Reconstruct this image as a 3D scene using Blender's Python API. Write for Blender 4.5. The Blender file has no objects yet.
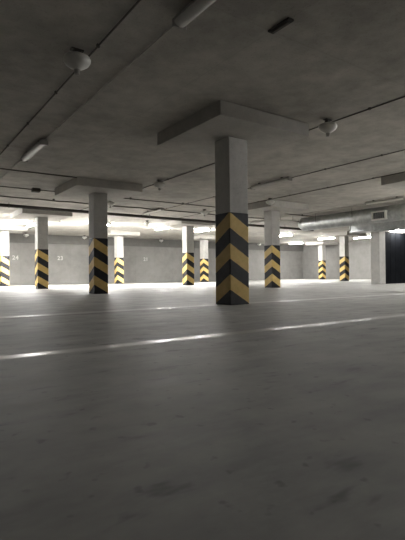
import bpy, bmesh, math, random
from mathutils import Vector, Matrix
random.seed(7)
sc = bpy.context.scene
COL = sc.collection
PI = math.pi
CEIL = 3.013          # underside of the slab
CLEAR = 2.795         # underside of the drop panels
BAND = 1.54          # height of the chevron wrap

# ------------------------------------------------------------------ materials
class NT:
    def __init__(self, name):
        self.m = bpy.data.materials.new(name)
        self.m.use_nodes = True
        self.t = self.m.node_tree
        self.b = self.t.nodes['Principled BSDF']
    def n(self, kind, **kw):
        nd = self.t.nodes.new(kind)
        for k, v in kw.items():
            setattr(nd, k, v)
        return nd
    def l(self, a, b):
        self.t.links.new(a, b)
    def math(self, op, a, b=None, c=None):
        nd = self.n('ShaderNodeMath', operation=op)
        for i, x in enumerate((a, b, c)):
            if x is None: continue
            if isinstance(x, (int, float)): nd.inputs[i].default_value = x
            else: self.l(x, nd.inputs[i])
        return nd.outputs[0]
    def noise(self, vec, scale, detail=4.0, rough=0.55):
        nd = self.n('ShaderNodeTexNoise')
        nd.inputs['Scale'].default_value = scale
        nd.inputs['Detail'].default_value = detail
        nd.inputs['Roughness'].default_value = rough
        self.l(vec, nd.inputs['Vector'])
        return nd.outputs['Fac']
    def ramp(self, fac, stops):
        nd = self.n('ShaderNodeValToRGB')
        el = nd.color_ramp.elements
        while len(el) < len(stops): el.new(0.5)
        for e, (p, c) in zip(el, stops):
            e.position = p
            e.color = (c, c, c, 1) if isinstance(c, (int, float)) else (*c, 1)
        self.l(fac, nd.inputs[0])
        return nd.outputs[0]
    def mix(self, fac, a, b, mode='MIX'):
        nd = self.n('ShaderNodeMix', data_type='RGBA', blend_type=mode)
        for i, x in ((0, fac), (6, a), (7, b)):
            if isinstance(x, (int, float)): nd.inputs[i].default_value = x
            elif isinstance(x, tuple): nd.inputs[i].default_value = (*x, 1)
            else: self.l(x, nd.inputs[i])
        return nd.outputs[2]
    def bump(self, h, strength=0.3, dist=0.01):
        nd = self.n('ShaderNodeBump')
        nd.inputs['Strength'].default_value = strength
        nd.inputs['Distance'].default_value = dist
        self.l(h, nd.inputs['Height'])
        self.l(nd.outputs[0], self.b.inputs['Normal'])
    def pos(self):
        return self.n('ShaderNodeNewGeometry').outputs['Position']
    def obj(self):
        return self.n('ShaderNodeTexCoord').outputs['Object']

def concrete(name, base, var=0.16, rough=0.75, scale=1.0, seams=None, spec=0.5):
    k = NT(name)
    p = k.pos()
    big = k.noise(p, 0.55 * scale, 3)
    med = k.noise(p, 3.2 * scale, 6, 0.65)
    fine = k.noise(p, 42, 3)
    s = k.math('ADD', k.math('MULTIPLY', big, 0.5), k.math('MULTIPLY', med, 0.5))
    lo = tuple(c * (1 - var) for c in base); hi = tuple(min(1, c * (1 + var)) for c in base)
    col = k.ramp(s, [(0.36, lo), (0.64, hi)])
    pores = k.ramp(fine, [(0.30, 0.82), (0.42, 1.0)])
    col = k.mix(1.0, col, pores, 'MULTIPLY')
    if seams:
        sep = k.n('ShaderNodeSeparateXYZ'); k.l(p, sep.inputs[0])
        tot = None
        for axis, pitch, off, width in seams:
            a = k.math('ADD', sep.outputs[axis], 100 * pitch - off)
            fr = k.math('ABSOLUTE', k.math('SUBTRACT', k.math('FRACT', k.math('ADD', k.math('DIVIDE', a, pitch), 0.5)), 0.5))
            ln = k.math('LESS_THAN', k.math('MULTIPLY', fr, pitch), width)
            tot = ln if tot is None else k.math('MAXIMUM', tot, ln)
        col = k.mix(k.math('MULTIPLY', tot, 0.14), col, tuple(c * 0.45 for c in base))
    k.l(col, k.b.inputs['Base Color'])
    k.b.inputs['Roughness'].default_value = rough
    k.b.inputs['Specular IOR Level'].default_value = spec
    k.bump(k.math('ADD', med, k.math('MULTIPLY', fine, 0.3)), 0.25, 0.01)
    return k.m

def plain(name, col, rough=0.5, metal=0.0, var=0.1, scale=14):
    k = NT(name)
    f = k.noise(k.obj(), scale, 4)
    c = k.ramp(f, [(0.3, tuple(x * (1 - var) for x in col)), (0.7, tuple(min(1, x * (1 + var)) for x in col))])
    k.l(c, k.b.inputs['Base Color'])
    k.b.inputs['Roughness'].default_value = rough
    k.b.inputs['Metallic'].default_value = metal
    return k.m

def emit(name, col, strength):
    k = NT(name)
    k.b.inputs['Base Color'].default_value = (0.8, 0.8, 0.8, 1)
    k.b.inputs['Emission Color'].default_value = (*col, 1)
    k.b.inputs['Emission Strength'].default_value = strength
    return k.m

def chevron():
    k = NT('chevron_paint')
    sep = k.n('ShaderNodeSeparateXYZ'); k.l(k.obj(), sep.inputs[0])
    s = k.math('ABSOLUTE', k.math('ADD', sep.outputs[0], sep.outputs[1]))
    t = k.math('SUBTRACT', 0.408, s)                       # 0 at the two apex corners
    wob = k.math('MULTIPLY', k.math('SUBTRACT', k.noise(k.obj(), 9, 3), 0.5), 0.02)
    h = k.math('SUBTRACT', k.math('SUBTRACT', BAND, sep.outputs[2]), k.math('MULTIPLY', t, 0.60))
    h = k.math('ADD', h, wob)
    b = k.math('DIVIDE', h, BAND / 6.0)
    par = k.math('FLOORED_MODULO', k.math('FLOOR', b), 2.0)
    black = k.math('MAXIMUM', k.math('GREATER_THAN', par, 0.5), k.math('LESS_THAN', b, 0.0))
    wear = k.noise(k.obj(), 5, 6, 0.7)
    yel = k.ramp(wear, [(0.35, (0.56, 0.385, 0.12)), (0.65, (0.70, 0.50, 0.19))])
    blk = k.ramp(wear, [(0.35, (0.008, 0.008, 0.010)), (0.65, (0.019, 0.019, 0.022))])
    k.l(k.mix(black, yel, blk), k.b.inputs['Base Color'])
    k.b.inputs['Roughness'].default_value = 0.55
    k.b.inputs['Specular IOR Level'].default_value = 0.3
    return k.m

def floor_mat():
    k = NT('floor_concrete')
    p = k.pos()
    big = k.noise(p, 0.45, 4)
    med = k.noise(p, 2.6, 7, 0.65)
    fine = k.noise(p, 30, 4)
    s = k.math('ADD', k.math('MULTIPLY', big, 0.45), k.math('MULTIPLY', med, 0.55))
    col = k.ramp(s, [(0.36, (0.25, 0.248, 0.237)), (0.64, (0.39, 0.384, 0.364))])
    # scuffs, smears and small dark spots
    mp = k.n('ShaderNodeMapping'); k.l(p, mp.inputs[0]); mp.inputs['Scale'].default_value = (1.0, 2.6, 1.0); mp.inputs['Rotation'].default_value = (0, 0, 0.25)
    smear = k.noise(mp.outputs[0], 1.7, 5, 0.62)
    col = k.mix(1.0, col, k.ramp(smear, [(0.33, 0.74), (0.50, 1.0), (0.66, 1.14)]), 'MULTIPLY')
    sp = k.noise(mp.outputs[0], 3.4, 3, 0.5)
    col = k.mix(1.0, col, k.ramp(sp, [(0.27, 0.58), (0.37, 1.0)]), 'MULTIPLY')
    sp2 = k.noise(p, 17.0, 2, 0.4)
    col = k.mix(1.0, col, k.ramp(sp2, [(0.25, 0.62), (0.34, 1.0)]), 'MULTIPLY')
    sep = k.n('ShaderNodeSeparateXYZ'); k.l(p, sep.inputs[0])
    wob = k.math('MULTIPLY', k.math('SUBTRACT', k.noise(p, 1.1, 2), 0.5), 0.05)
    y = k.math('ADD', sep.outputs[1], wob)
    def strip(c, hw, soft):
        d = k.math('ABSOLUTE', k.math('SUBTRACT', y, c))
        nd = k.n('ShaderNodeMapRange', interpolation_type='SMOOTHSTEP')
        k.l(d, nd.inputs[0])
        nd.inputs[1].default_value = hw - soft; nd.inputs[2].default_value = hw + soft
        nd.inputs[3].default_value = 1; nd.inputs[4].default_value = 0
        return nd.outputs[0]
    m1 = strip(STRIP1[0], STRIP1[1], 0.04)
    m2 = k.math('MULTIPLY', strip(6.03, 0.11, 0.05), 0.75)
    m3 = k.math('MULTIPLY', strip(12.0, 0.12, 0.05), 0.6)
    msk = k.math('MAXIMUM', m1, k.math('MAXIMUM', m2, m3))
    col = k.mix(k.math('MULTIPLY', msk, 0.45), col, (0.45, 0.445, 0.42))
    crack = k.math('MAXIMUM', strip(5.80, 0.03, 0.02), strip(7.0, 0.02, 0.015))
    col = k.mix(k.math('MULTIPLY', crack, 0.6), col, (0.09, 0.088, 0.082))
    k.l(col, k.b.inputs['Base Color'])
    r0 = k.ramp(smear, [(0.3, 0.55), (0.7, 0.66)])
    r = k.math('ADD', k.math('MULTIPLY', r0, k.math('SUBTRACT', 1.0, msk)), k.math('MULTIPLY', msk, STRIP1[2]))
    k.l(r, k.b.inputs['Roughness'])
    k.b.inputs['Specular IOR Level'].default_value = 0.5
    k.bump(k.math('ADD', med, k.math('MULTIPLY', fine, 0.25)), 0.12, 0.012)
    return k.m
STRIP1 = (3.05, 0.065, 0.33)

M = {}
M['ceiling'] = concrete('ceiling_concrete', (0.43, 0.408, 0.374), 0.26, 0.85, 1.0, [(1, 3.0, 0.36, 0.012), (0, 3.1, 0.13, 0.010)], 0.3)
M['panel'] = concrete('panel_concrete', (0.42, 0.402, 0.375), 0.14, 0.8, 1.4, None, 0.3)
M['wall'] = concrete('wall_concrete', (0.25, 0.243, 0.232), 0.14, 0.8, 0.8, [(0, 1.5, 0.4, 0.012), (2, 0.6, 0.0, 0.006)], 0.3)
M['top_band'] = concrete('wall_top_band', (0.16, 0.156, 0.147), 0.12, 0.85, 1.0, None, 0.3)
M['column'] = concrete('column_concrete', (0.46, 0.45, 0.43), 0.15, 0.75, 1.8, None, 0.4)
M['floor'] = floor_mat()
M['chevron'] = chevron()
M['white_enamel'] = plain('white_enamel', (0.62, 0.61, 0.58), 0.30, 0.0, 0.06)
M['nozzle'] = plain('nozzle_grey', (0.30, 0.29, 0.27), 0.4, 0.0)
M['dark_steel'] = plain('dark_steel', (0.06, 0.055, 0.05), 0.55, 0.2)
M['conduit'] = plain('conduit_grey', (0.42, 0.40, 0.37), 0.6, 0.0)
M['cable'] = plain('cable_dark', (0.085, 0.075, 0.065), 0.7, 0.0)
M['housing'] = plain('lamp_housing_grey', (0.30, 0.29, 0.27), 0.5, 0.0)
M['diffuser_off'] = plain('diffuser_off', (0.62, 0.61, 0.58), 0.25, 0.0, 0.04)
M['galv'] = plain('galvanised_steel', (0.44, 0.455, 0.455), 0.34, 0.85, 0.2, 6)
M['pipe'] = plain('pipe_dark', (0.035, 0.028, 0.024), 0.6, 0.1)
M['black'] = plain('dark_opening_black', (0.008, 0.009, 0.011), 0.7, 0.0, 0.3, 3)  # near-black colour stands in for the darkness of the opening
M['black'].node_tree.nodes['Principled BSDF'].inputs['Specular IOR Level'].default_value = 0.04
M['paint_white'] = plain('number_paint', (0.56, 0.545, 0.52), 0.7, 0.0)
M['grille_dark'] = plain('grille_dark', (0.10, 0.10, 0.10), 0.6, 0.1)
POWER = {'left': 1250.0, 'mid': 850.0, 'right': 480.0, 'front': 1450.0, 'rear': 170.0, 'gate': 160.0}
for k_, v_ in POWER.items():
    M['lit_' + k_] = emit('diffuser_lit_' + k_, (1.0, 0.985, 0.95), v_)

# ------------------------------------------------------------------ mesh helpers
def box(bm, c, s, bevel=0.0):
    r = bmesh.ops.create_cube(bm, size=1.0)
    vs = r['verts']
    for v in vs:
        v.co = Vector((v.co.x * s[0] + c[0], v.co.y * s[1] + c[1], v.co.z * s[2] + c[2]))
    if bevel:
        es = list({e for v in vs for e in v.link_edges})
        bmesh.ops.bevel(bm, geom=es, offset=bevel, segments=2, affect='EDGES', profile=0.5)

def tube(bm, pts, r, seg=12, caps=True):
    pts = [Vector(p) for p in pts]
    rings = []
    for i, p in enumerate(pts):
        d = (pts[min(i + 1, len(pts) - 1)] - pts[max(i - 1, 0)]).normalized()
        a = d.cross(Vector((0, 0, 1)))
        if a.length < 1e-4: a = Vector((1, 0, 0))
        a.normalize(); b = d.cross(a)
        rr = r[i] if isinstance(r, (list, tuple)) else r
        rings.append([bm.verts.new(p + a * math.cos(2 * PI * j / seg) * rr + b * math.sin(2 * PI * j / seg) * rr) for j in range(seg)])
    for q, w in zip(rings, rings[1:]):
        for j in range(seg):
            bm.faces.new((q[j], q[(j + 1) % seg], w[(j + 1) % seg], w[j]))
    if caps:
        bm.faces.new(list(reversed(rings[0]))); bm.faces.new(rings[-1])

def lathe(bm, prof, seg=28):
    rings = []
    for r, z in prof:
        rings.append([bm.verts.new((r * math.cos(2 * PI * j / seg), r * math.sin(2 * PI * j / seg), z)) for j in range(seg)])
    for q, w in zip(rings, rings[1:]):
        for j in range(seg):
            bm.faces.new((q[j], q[(j + 1) % seg], w[(j + 1) % seg], w[j]))
    bm.faces.new(rings[0]); bm.faces.new(rings[-1])

def link(name, bm, mat, parent=None, smooth=False, loc=None):
    bmesh.ops.recalc_face_normals(bm, faces=bm.faces[:])
    me = bpy.data.meshes.new(name)
    bm.to_mesh(me); bm.free()
    me.materials.append(mat)
    if smooth:
        for p in me.polygons: p.use_smooth = True
        try: me.set_sharp_from_angle(angle=math.radians(40))
        except Exception: pass
    o = bpy.data.objects.new(name, me)
    COL.objects.link(o)
    if parent: o.parent = parent
    if loc: o.location = loc
    return o

def tag(o, label, cat, group=None):
    o['label'] = label; o['category'] = cat
    if group: o['group'] = group
    return o

def empty(name, loc, label, cat, group=None):
    o = bpy.data.objects.new(name, None)
    o.empty_display_size = 0.1
    COL.objects.link(o); o.location = loc
    return tag(o, label, cat, group)

def dup(root, loc, label, rz=None):
    r = root.copy(); COL.objects.link(r); r.location = loc; r['label'] = label
    if rz is not None: r.rotation_euler = (0, 0, rz)
    for ch in list(root.children):
        c = ch.copy(); COL.objects.link(c); c.parent = r
        for g in list(ch.children):
            d = g.copy(); COL.objects.link(d); d.parent = c
    return r

def structure(name, boxes, mat):
    bm = bmesh.new()
    for c, s in boxes: box(bm, c, s)
    o = link(name, bm, mat); o['kind'] = 'structure'
    return o

# ------------------------------------------------------------------ the room
X0, X1, Y0, Y1 = -14.0, 30.5, -7.0, 28.0
structure('floor', [(((X0 + X1) / 2, (Y0 + Y1) / 2, -0.1), (X1 - X0 + .6, Y1 - Y0 + .6, 0.2))], M['floor'])
structure('ceiling', [(((X0 + X1) / 2, (Y0 + Y1) / 2, CEIL + 0.15), (X1 - X0 + .6, Y1 - Y0 + .6, 0.3))], M['ceiling'])
structure('wall_back', [(((X0 + X1) / 2, Y1 + 0.15, CEIL / 2), (X1 - X0, 0.3, CEIL))], M['wall'])
structure('wall_left', [((X0 - 0.15, (Y0 + Y1) / 2, CEIL / 2), (0.3, Y1 - Y0, CEIL))], M['wall'])
structure('wall_right', [((X1 + 0.15, (Y0 + Y1) / 2, CEIL / 2), (0.3, Y1 - Y0, CEIL))], M['wall'])
structure('wall_front', [(((X0 + X1) / 2, Y0 - 0.15, CEIL / 2), (X1 - X0, 0.3, CEIL))], M['wall'])
structure('trim_1', [(((X0 + X1) / 2, Y1 - 0.06, CEIL - 0.27), (X1 - X0, 0.12, 0.54))], M['top_band'])  # darker strip along the top of the back wall
GY = 11.80
structure('trim_2', [((20.05, GY + 0.14, (2.33 + CEIL) / 2), (3.62, 0.24, CEIL - 2.33))], M['wall'])
structure('wall_partition', [((26.18, GY + 0.14, CEIL / 2), (8.64, 0.24, CEIL))], M['wall'])

# ------------------------------------------------------------------ columns
HALF = 0.9244
def make_column(loc, label, w=0.4, wrap=True):
    t = empty('concrete_column', loc, label, 'column', None)
    bm = bmesh.new(); box(bm, (0, 0, CLEAR / 2), (w, w, CLEAR), 0.012)
    link('shaft', bm, M['column'], t)
    bm = bmesh.new(); box(bm, (0, 0, (CLEAR + CEIL) / 2), (2 * HALF, 2 * HALF, CEIL - CLEAR), 0.008)
    link('drop_panel', bm, M['panel'], t)
    if wrap:
        bm = bmesh.new(); box(bm, (0, 0, BAND / 2), (w + 0.008, w + 0.008, BAND), 0.012)
        o = link('hazard_wrap', bm, M['chevron'], t); o['label'] = 'black and yellow chevron band'
    return t
G = 'chevron columns of the garage'
c0 = make_column((4.817, 6.02, 0), 'largest, nearest concrete column with black and yellow chevrons, in the middle of the floor')
c0['group'] = G
for loc, lab in [
    ((4.817, 12.01, 0), 'second largest chevron column, standing left of the nearest one under a broad drop panel'),
    ((4.89, 18.0, 0), 'chevron column between painted bay numbers 24 and 23, its left side brightly lit'),
    ((4.80, 24.5, 0), 'washed-out bright chevron column cut by the left edge of the photo'),
    ((11.49, 12.01, 0), 'chevron column just right of the nearest one, with a white dome unit above it'),
    ((11.66, 17.9, 0), 'slim chevron column left of the nearest one, between two glaring ceiling lamps'),
    ((11.10, 24.5, 0), 'small bright chevron column right behind the second largest one'),
    ((17.23, 24.5, 0), 'small white-lit chevron column peeping out left of the nearest column'),
    ((29.0, 24.5, 0), 'smallest chevron column, farthest back on the right by the wall corner'),
    ((23.39, 18.0, 0), 'chevron column far right with one dark and one lit side, left of the bare pier'),
    ((11.49, 6.02, 0), 'concrete column outside the right edge whose drop panel corner shows at right'),
]:
    dup(c0, loc, lab)
pier = make_column((18.005, 12.03, 0), 'bare grey concrete column without stripes beside the black gate', 0.445, False)

# ------------------------------------------------------------------ black gate standing in for the unlit opening
g = empty('gate', (20.05, GY, 0), 'black gate in place of the dark opening in the far right wall, beside the bare column', 'gate')
W = 3.6
for i in range(9):
    bm = bmesh.new(); box(bm, (-W / 2 + (i + 0.5) * W / 9, 0.06, 1.15), (W / 9 - 0.012, 0.05, 2.28), 0.006)
    link('gate_slat', bm, M['black'], g)
bm = bmesh.new(); box(bm, (0, 0.11, 1.165), (W, 0.04, 2.33)); link('backing_panel', bm, M['black'], g)
bm = bmesh.new(); box(bm, (1.2, 0.02, 1.05), (0.03, 0.03, 0.18), 0.006); link('handle', bm, M['dark_steel'], g)

# ------------------------------------------------------------------ ceiling lamps
def make_lamp(loc, label, lit, group, length=1.45):
    t = empty('ceiling_strip_light', loc, label, 'lamp', group)
    L = length
    bm = bmesh.new()
    # trapezoid housing along Y, hanging below the origin (the slab underside)
    prof = [(-0.045, -0.035), (0.045, -0.035), (0.075, -0.085), (-0.075, -0.085)]
    a = [bm.verts.new((x, -L / 2, z)) for x, z in prof]; b = [bm.verts.new((x, L / 2, z)) for x, z in prof]
    bm.faces.new(a); bm.faces.new(b)
    for j in range(4): bm.faces.new((a[j], a[(j + 1) % 4], b[(j + 1) % 4], b[j]))
    link('housing', bm, M['housing'], t)
    bm = bmesh.new()
    n = 8
    pr = [(0.066 * math.cos(PI + PI * j / n), -0.085 + 0.05 * math.sin(PI + PI * j / n)) for j in range(n + 1)]
    a = [bm.verts.new((x, -L / 2 + .03, z)) for x, z in pr]; b = [bm.verts.new((x, L / 2 - .03, z)) for x, z in pr]
    bm.faces.new(a); bm.faces.new(b)
    for j in range(n + 1): bm.faces.new((a[j], a[(j + 1) % (n + 1)], b[(j + 1) % (n + 1)], b[j]))
    d = link('diffuser', bm, M['lit_' + lit if lit else 'diffuser_off'], t, True)
    d['label'] = 'glowing white diffuser' if lit else 'unlit pale diffuser'
    for s in (-1, 1):
        bm = bmesh.new(); box(bm, (0, s * (L / 2 - 0.012), -0.1), (0.15, 0.03, 0.075), 0.006); link('end_cap', bm, M['housing'], t)
        bm = bmesh.new(); box(bm, (0, s * L * 0.3, -0.018), (0.06, 0.04, 0.036)); link('bracket', bm, M['dark_steel'], t)
    return t
GU = 'unlit strip lights on the ceiling'; GL = 'lit strip lights at the back'
u0 = make_lamp((2.29, 2.92, CEIL), 'unlit grey strip light cut by the top edge of the photo', False, GU)
for loc, lab in [((2.30, 8.98, CEIL), 'unlit strip light with pale diffuser at upper left, below the big dome unit'),
                 ((8.38, 8.80, CEIL), 'unlit dark strip light just right of the nearest column shaft'),
                 ((8.30, 15.15, CEIL), 'small unlit strip light above the long dark pipe, left of the nearest column'),
                 ((13.75, 8.90, CEIL), 'unlit strip light with a white end, above the round duct at right'),
                 ((14.2, 15.5, CEIL), 'unlit strip light partly hidden behind the drop panel right of the nearest column')]:
    dup(u0, loc, lab)
lit_lamps = [
    ('left', (5.55, 22.0, CEIL), 'glaring lit strip light at far left, beside the column at bay 24'),
    ('left', (8.55, 20.6, CEIL), 'glaring lit strip light just right of the second largest column'),
    ('mid', (11.7, 20.3, CEIL), 'glaring lit strip light left of the slim column, behind its head'),
    ('mid', (14.2, 20.3, CEIL), 'glaring lit strip light between the slim column and the nearest column'),
    ('right', (20.6, 20.4, CEIL), 'lit strip light behind the column right of the nearest one'),
    ('right', (24.9, 20.6, CEIL), 'broad glaring strip light left of the far right chevron column'),
    ('right', (26.6, 18.9, CEIL), 'lit strip light between the far right chevron column and the bare pier'),
    ('right', (26.8, 25.2, CEIL), 'small lit strip light far back, right of the column beside the nearest one'),
    ('left', (2.4, 20.6, CEIL), 'added lit strip light just outside the left edge of the photo'),  # unseen lamp, added to give the glare at left
    ('front', (14.2, 3.6, CEIL), 'added lit strip light outside the right edge, nearest to it'),  # unseen lamp, added for the light coming from the right
    ('front', (18.9, 4.6, CEIL), 'added lit strip light outside the right edge, farther from it'),  # second unseen lamp, added to strengthen the right-hand light
    ('rear', (10.6, -3.2, CEIL), 'added lit strip light behind the camera on the right'),  # unseen lamp, added as weak fill on the camera-facing sides
]
protos = {}
for grp, loc, lab in lit_lamps:
    if grp in protos: dup(protos[grp], loc, lab)
    else: protos[grp] = make_lamp(loc, lab, grp, GL)
# the lamp on the partition above the gate
gl = make_lamp((19.12, GY - 0.16, 2.53), 'glaring white lamp on the wall above the black gate', 'gate', None, 1.0)
gl.rotation_euler = (0, 0, PI / 2)
bm = bmesh.new(); box(bm, (0.07, 0, -0.03), (0.18, 0.05, 0.03)); link('wall_bracket', bm, M['dark_steel'], gl)

# ------------------------------------------------------------------ dome units
GM = 'white dome extinguisher units on the ceiling'
def make_dome(loc, label):
    t = empty('ceiling_extinguisher', loc, label, 'extinguisher', GM)
    bm = bmesh.new()
    lathe(bm, [(0.050, -0.070), (0.110, -0.075), (0.138, -0.090), (0.150, -0.112), (0.148, -0.135), (0.128, -0.168),
               (0.092, -0.194), (0.056, -0.212), (0.036, -0.226)])
    link('body', bm, M['white_enamel'], t, True)
    bm = bmesh.new(); lathe(bm, [(0.036, -0.224), (0.030, -0.240), (0.028, -0.276), (0.018, -0.282)], 16)
    link('nozzle', bm, M['nozzle'], t, True)
    bm = bmesh.new(); box(bm, (0, 0, -0.008), (0.14, 0.07, 0.016), 0.003); box(bm, (0, 0, -0.042), (0.07, 0.06, 0.072), 0.003)
    link('bracket', bm, M['dark_steel'], t)
    return t
d0 = make_dome((1.71, 4.84, CEIL), 'largest white dome unit with nozzle, hanging at upper left')
for loc, lab in [((5.86, 4.80, CEIL), 'white dome unit with nozzle on the ceiling at upper right'),
                 ((5.86, 10.35, CEIL), 'dome unit right beside the drop panel of the second largest column'),
                 ((10.36, 10.90, CEIL), 'white dome unit above the column just right of the nearest one'),
                 ((6.02, 13.95, CEIL), 'dome unit right of the second largest column shaft, above the dark pipe'),
                 ((9.95, 14.1, CEIL), 'dome unit by the left edge of the nearest column, above the dark pipe'),
                 ((9.75, 18.4, CEIL), 'small dome unit against the bright ceiling below the dark pipe'),
                 ((5.80, 18.6, CEIL), 'small dome unit on bright ceiling, upper right of the column between numbers 24 and 23'),
                 ((6.55, 27.3, CEIL), 'tiny dome unit at the back wall above bay number 24'),
                 ((10.05, 27.3, CEIL), 'tiny dome unit at the back wall just left of the second largest column'),
                 ((15.55, 27.3, CEIL), 'tiny dome unit at the back wall above bay number 21'),
                 ((24.7, 27.3, CEIL), 'tiny dome unit at the back wall left of the column beside the nearest one')]:
    dup(d0, loc, lab)

# ------------------------------------------------------------------ conduits and cables
def run(name, pts, r, mat, label, cat, clips=(), clipname='clip', cliptop=CEIL, group=None):
    bm = bmesh.new(); tube(bm, pts, r, 10)
    o = tag(link(name, bm, mat, None, True), label, cat, group)
    for c in clips:
        bm = bmesh.new()
        zt = cliptop - 0.001
        box(bm, (c[0], c[1], (c[2] - r - 0.004 + zt) / 2), (2 * r + 0.012, 2 * r + 0.012, zt - c[2] + r + 0.004), 0)
        link(clipname, bm, mat, o)
    return o
ZC = CEIL - 0.020
def urun(x, y0, y1, r, mat, label):
    ys = [y0 + 1.5 * i + 0.6 for i in range(int((y1 - y0 - 1) / 1.5))]
    run('ceiling_conduit', [(x, y0, ZC), (x, y1, ZC)], r, mat, label, 'conduit', [(x, y, ZC) for y in ys], 'clip', CEIL)
urun(1.86, -5, 17.0, 0.010, M['cable'], 'thin conduit passing the largest dome unit at upper left')
urun(2.33, -5, 17.0, 0.009, M['conduit'], 'thin conduit joining the two unlit strip lights at upper left')
urun(5.97, -4, 17.0, 0.011, M['cable'], 'dark conduit running past the dome unit at upper right')
urun(8.56, -4, 17.0, 0.009, M['cable'], 'dark conduit carrying the unlit strip light right of the nearest column')
urun(10.46, -4, 17.0, 0.011, M['cable'], 'dark conduit running past the dome unit above the column right of centre')
urun(14.15, -2, 17.0, 0.013, M['conduit'], 'conduit above the round duct at right, carrying a strip light')
def vrun(y, x0, x1, z, r, mat, label, name='ceiling_conduit', cat='conduit', sag=0.0):
    n = max(2, int((x1 - x0) / 0.5))
    pts = [(x0 + (x1 - x0) * i / n, y, z + (random.uniform(-sag, 0) if sag else 0)) for i in range(n + 1)]
    xs = [x0 + 0.4 + 2.0 * i for i in range(int((x1 - x0) / 2.0))]
    run(name, pts, r, mat, label, cat, [(x, y, z) for x in xs])
vrun(11.02, -6, 3.87, CEIL - 0.045, 0.016, M['cable'], 'dark conduit ending at the left of the second largest column panel')
vrun(13.2, -6, 16.3, CEIL - 0.045, 0.016, M['cable'], 'dark conduit with a junction box, above the long dark pipe')
vrun(14.75, -6, 16.5, CEIL - 0.05, 0.022, M['cable'], 'sagging dark cable bundle on the ceiling just above the long pipe', 'cable_bundle', 'cable', 0.02)
j = empty('ceiling_junction_box', (3.45, 13.24, CEIL), 'small dark junction box on the ceiling left of the second largest column panel', 'junction box')
bm = bmesh.new(); box(bm, (0, 0, -0.05), (0.22, 0.16, 0.10), 0.01); link('body', bm, M['cable'], j)
bm = bmesh.new(); box(bm, (0, 0, -0.105), (0.20, 0.14, 0.012), 0.004); link('lid', bm, M['dark_steel'], j)
# small dark oblong fitting
s = empty('ceiling_fitting', (3.23, 3.22, CEIL), 'small dark oblong fitting on the ceiling above and right of the nearest column', 'fitting')
bm = bmesh.new(); box(bm, (0, 0, -0.012), (0.085, 0.30, 0.024), 0.011); link('plate', bm, M['pipe'], s)
bm = bmesh.new(); box(bm, (0, 0, -0.028), (0.04, 0.23, 0.016), 0.007); link('cover', bm, M['cable'], s)

# long dark pipe on hangers
PY = 16.3
p = empty('drain_pipe', (8.0, PY, 0), 'long dark pipe hung across the hall in front of the bright bays', 'pipe')
def pz(x): return 2.945 - (x + 2) * 0.0066
bm = bmesh.new(); tube(bm, [(-7.5 - 8, 0, pz(-7.5) - .0), (18.6 - 8, 0, pz(18.6))], 0.058, 16); link('pipe_run', bm, M['pipe'], p, True)
for x in (-4.0, -0.5, 1.0, 3.35, 8.75, 13.0, 16.5):
    bm = bmesh.new(); tube(bm, [(x - 8 - .02, 0, pz(x)), (x - 8 + .02, 0, pz(x))], 0.068, 16); h = link('collar', bm, M['dark_steel'], p, True)
    bm = bmesh.new(); tube(bm, [(x - 8, 0, pz(x) + .05), (x - 8, 0, CEIL)], 0.009, 8); link('hanger_rod', bm, M['dark_steel'], h)

# ------------------------------------------------------------------ ventilation ducts
DX, DZ, DR = 14.95, 2.655, 0.29
d = empty('round_duct', (DX, 8.5, 0), 'round galvanised ventilation duct hung below the ceiling at right', 'duct')
bm = bmesh.new(); tube(bm, [(0, -8.5, DZ), (0, 5.0, DZ)], DR, 40); link('duct_tube', bm, M['galv'], d, True)
bm = bmesh.new(); tube(bm, [(0, 5.0, DZ), (0, 5.12, DZ), (0, 5.30, DZ - .02)], [DR + .008, DR + .008, DR * .55], 40); link('end_reducer', bm, M['galv'], d, True)
for y in (-6.5, -3.5, -0.6, 2.4, 4.2):
    bm = bmesh.new(); tube(bm, [(0, y - .025, DZ), (0, y + .025, DZ)], DR + 0.010, 40); r_ = link('seam_ring', bm, M['galv'], d, True)
    for sx in (-1, 1):
        bm = bmesh.new(); tube(bm, [(sx * (DR + .006), y, DZ), (sx * (DR + .006), y, CEIL)], 0.006, 8); link('hanger_rod', bm, M['dark_steel'], r_)
bm = bmesh.new()
gy0, gy1, gz0, gz1 = 9.46 - 8.5, 9.96 - 8.5, 2.47, 2.71
gx = -DR - 0.03
for c, sz in [((gx, (gy0 + gy1) / 2, gz1 + .02), (.12, gy1 - gy0 + .10, .045)), ((gx, (gy0 + gy1) / 2, gz0 - .02), (.12, gy1 - gy0 + .10, .045)),
              ((gx, gy0 - .025, (gz0 + gz1) / 2), (.10, .05, gz1 - gz0)), ((gx, gy1 + .025, (gz0 + gz1) / 2), (.10, .05, gz1 - gz0))]:
    box(bm, c, sz)
gr = link('grille_frame', bm, M['white_enamel'], d)
bm = bmesh.new(); box(bm, (gx + .02, (gy0 + gy1) / 2, (gz0 + gz1) / 2), (.03, gy1 - gy0, gz1 - gz0)); link('grille_back', bm, M['grille_dark'], gr)
bm = bmesh.new()
for i in range(6): box(bm, (gx - .005, gy0 + (i + .5) * (gy1 - gy0) / 6, (gz0 + gz1) / 2), (.02, .012, gz1 - gz0))
link('grille_blade', bm, M['galv'], gr)

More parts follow.
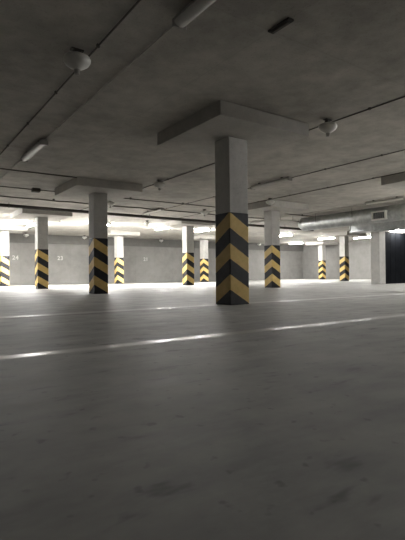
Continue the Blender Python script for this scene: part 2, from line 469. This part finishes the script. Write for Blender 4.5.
b = empty('box_duct', (17.1, 8.0, 0), 'rectangular galvanised duct behind the round one, in front of the bare column', 'duct')
bm = bmesh.new(); box(bm, (0, -1.0, 2.49), (0.62, 11.2, 0.40), 0.01); link('duct_body', bm, M['galv'], b)
for y in (4.58, 3.4, 1.9, 0.4, -1.1, -2.6, -4.1):
    bm = bmesh.new()
    for c, sz in [((0, y, 2.70), (.70, .04, .03)), ((0, y, 2.28), (.70, .04, .03)), ((-.33, y, 2.49), (.03, .04, .44)), ((.33, y, 2.49), (.03, .04, .44))]: box(bm, c, sz)
    f = link('flange', bm, M['galv'], b)
    for sx in (-.33, .33):
        bm = bmesh.new(); tube(bm, [(sx, y, 2.7), (sx, y, CEIL)], 0.006, 8); link('hanger_rod', bm, M['dark_steel'], f)

# short pale branch pipe by the duct end
w = empty('branch_pipe', (14.2, 14.0, 2.83), 'short pale pipe with a dark end, left of the round duct end', 'pipe')
bm = bmesh.new(); tube(bm, [(-0.42, .25, 0), (0.5, -0.25, 0)], 0.032, 14); link('pipe_run', bm, M['white_enamel'], w, True)
bm = bmesh.new(); tube(bm, [(-0.50, .29, 0), (-0.40, .24, 0)], 0.045, 14); link('end_fitting', bm, M['dark_steel'], w, True)
for t_ in (-0.2, 0.3):
    bm = bmesh.new(); tube(bm, [(t_, -t_ * .54, 0), (t_, -t_ * .54, CEIL - 2.83)], 0.008, 8); link('hanger_rod', bm, M['dark_steel'], w)

# ------------------------------------------------------------------ painted bay numbers
def number(txt, x, label):
    cu = bpy.data.curves.new('bay_number', 'FONT'); cu.body = txt; cu.size = 0.34; cu.align_x = 'CENTER'; cu.extrude = 0.002; cu.space_character = 1.1
    cu.offset = 0.006
    o = bpy.data.objects.new('tmp', cu); COL.objects.link(o)
    bpy.context.view_layer.update()
    me = bpy.data.meshes.new_from_object(o.evaluated_get(bpy.context.evaluated_depsgraph_get()))
    bpy.data.objects.remove(o)
    me.materials.clear(); me.materials.append(M['paint_white'])
    m = bpy.data.objects.new('bay_number', me); COL.objects.link(m)
    m.rotation_euler = (PI / 2, 0, 0); m.location = (x, Y1 - 0.003, 1.48)
    tag(m, label, 'number', 'painted bay numbers')
number('24', 6.1, 'white painted number 24 on the back wall')
number('23', 8.74, 'white painted number 23 on the back wall')
number('21', 14.7, 'white painted number 21 on the back wall')

# ------------------------------------------------------------------ camera, world, view
F, PITCH, ROLL, H, PHI = 449.3053, 0.0092, 0.0094, 0.5155, 0.609
cam = bpy.data.cameras.new('camera')
cam.sensor_fit = 'VERTICAL'; cam.sensor_height = 24.0; cam.lens = F / 540.0 * 24.0
cam.clip_start = 0.02; cam.clip_end = 200
co = bpy.data.objects.new('camera', cam); COL.objects.link(co)
R = Matrix.Rotation(-PHI, 4, 'Z') @ Matrix.Rotation(PI / 2 + PITCH, 4, 'X') @ Matrix.Rotation(-ROLL, 4, 'Z')
co.matrix_world = Matrix.Translation((0, 0, H)) @ R
sc.camera = co
wd = bpy.data.worlds.new('world'); sc.world = wd; wd.use_nodes = True
wd.node_tree.nodes['Background'].inputs[0].default_value = (0.05, 0.05, 0.05, 1)
wd.node_tree.nodes['Background'].inputs[1].default_value = 0.1
sc.view_settings.view_transform = 'Standard'
sc.view_settings.look = 'None'
sc.view_settings.gamma = 1.0
sc.view_settings.use_curve_mapping = False
sc.view_settings.exposure = -0.18
sc.cycles.use_denoising = True
sc.cycles.max_bounces = 12
sc.cycles.diffuse_bounces = 8
sc.cycles.sample_clamp_indirect = 10
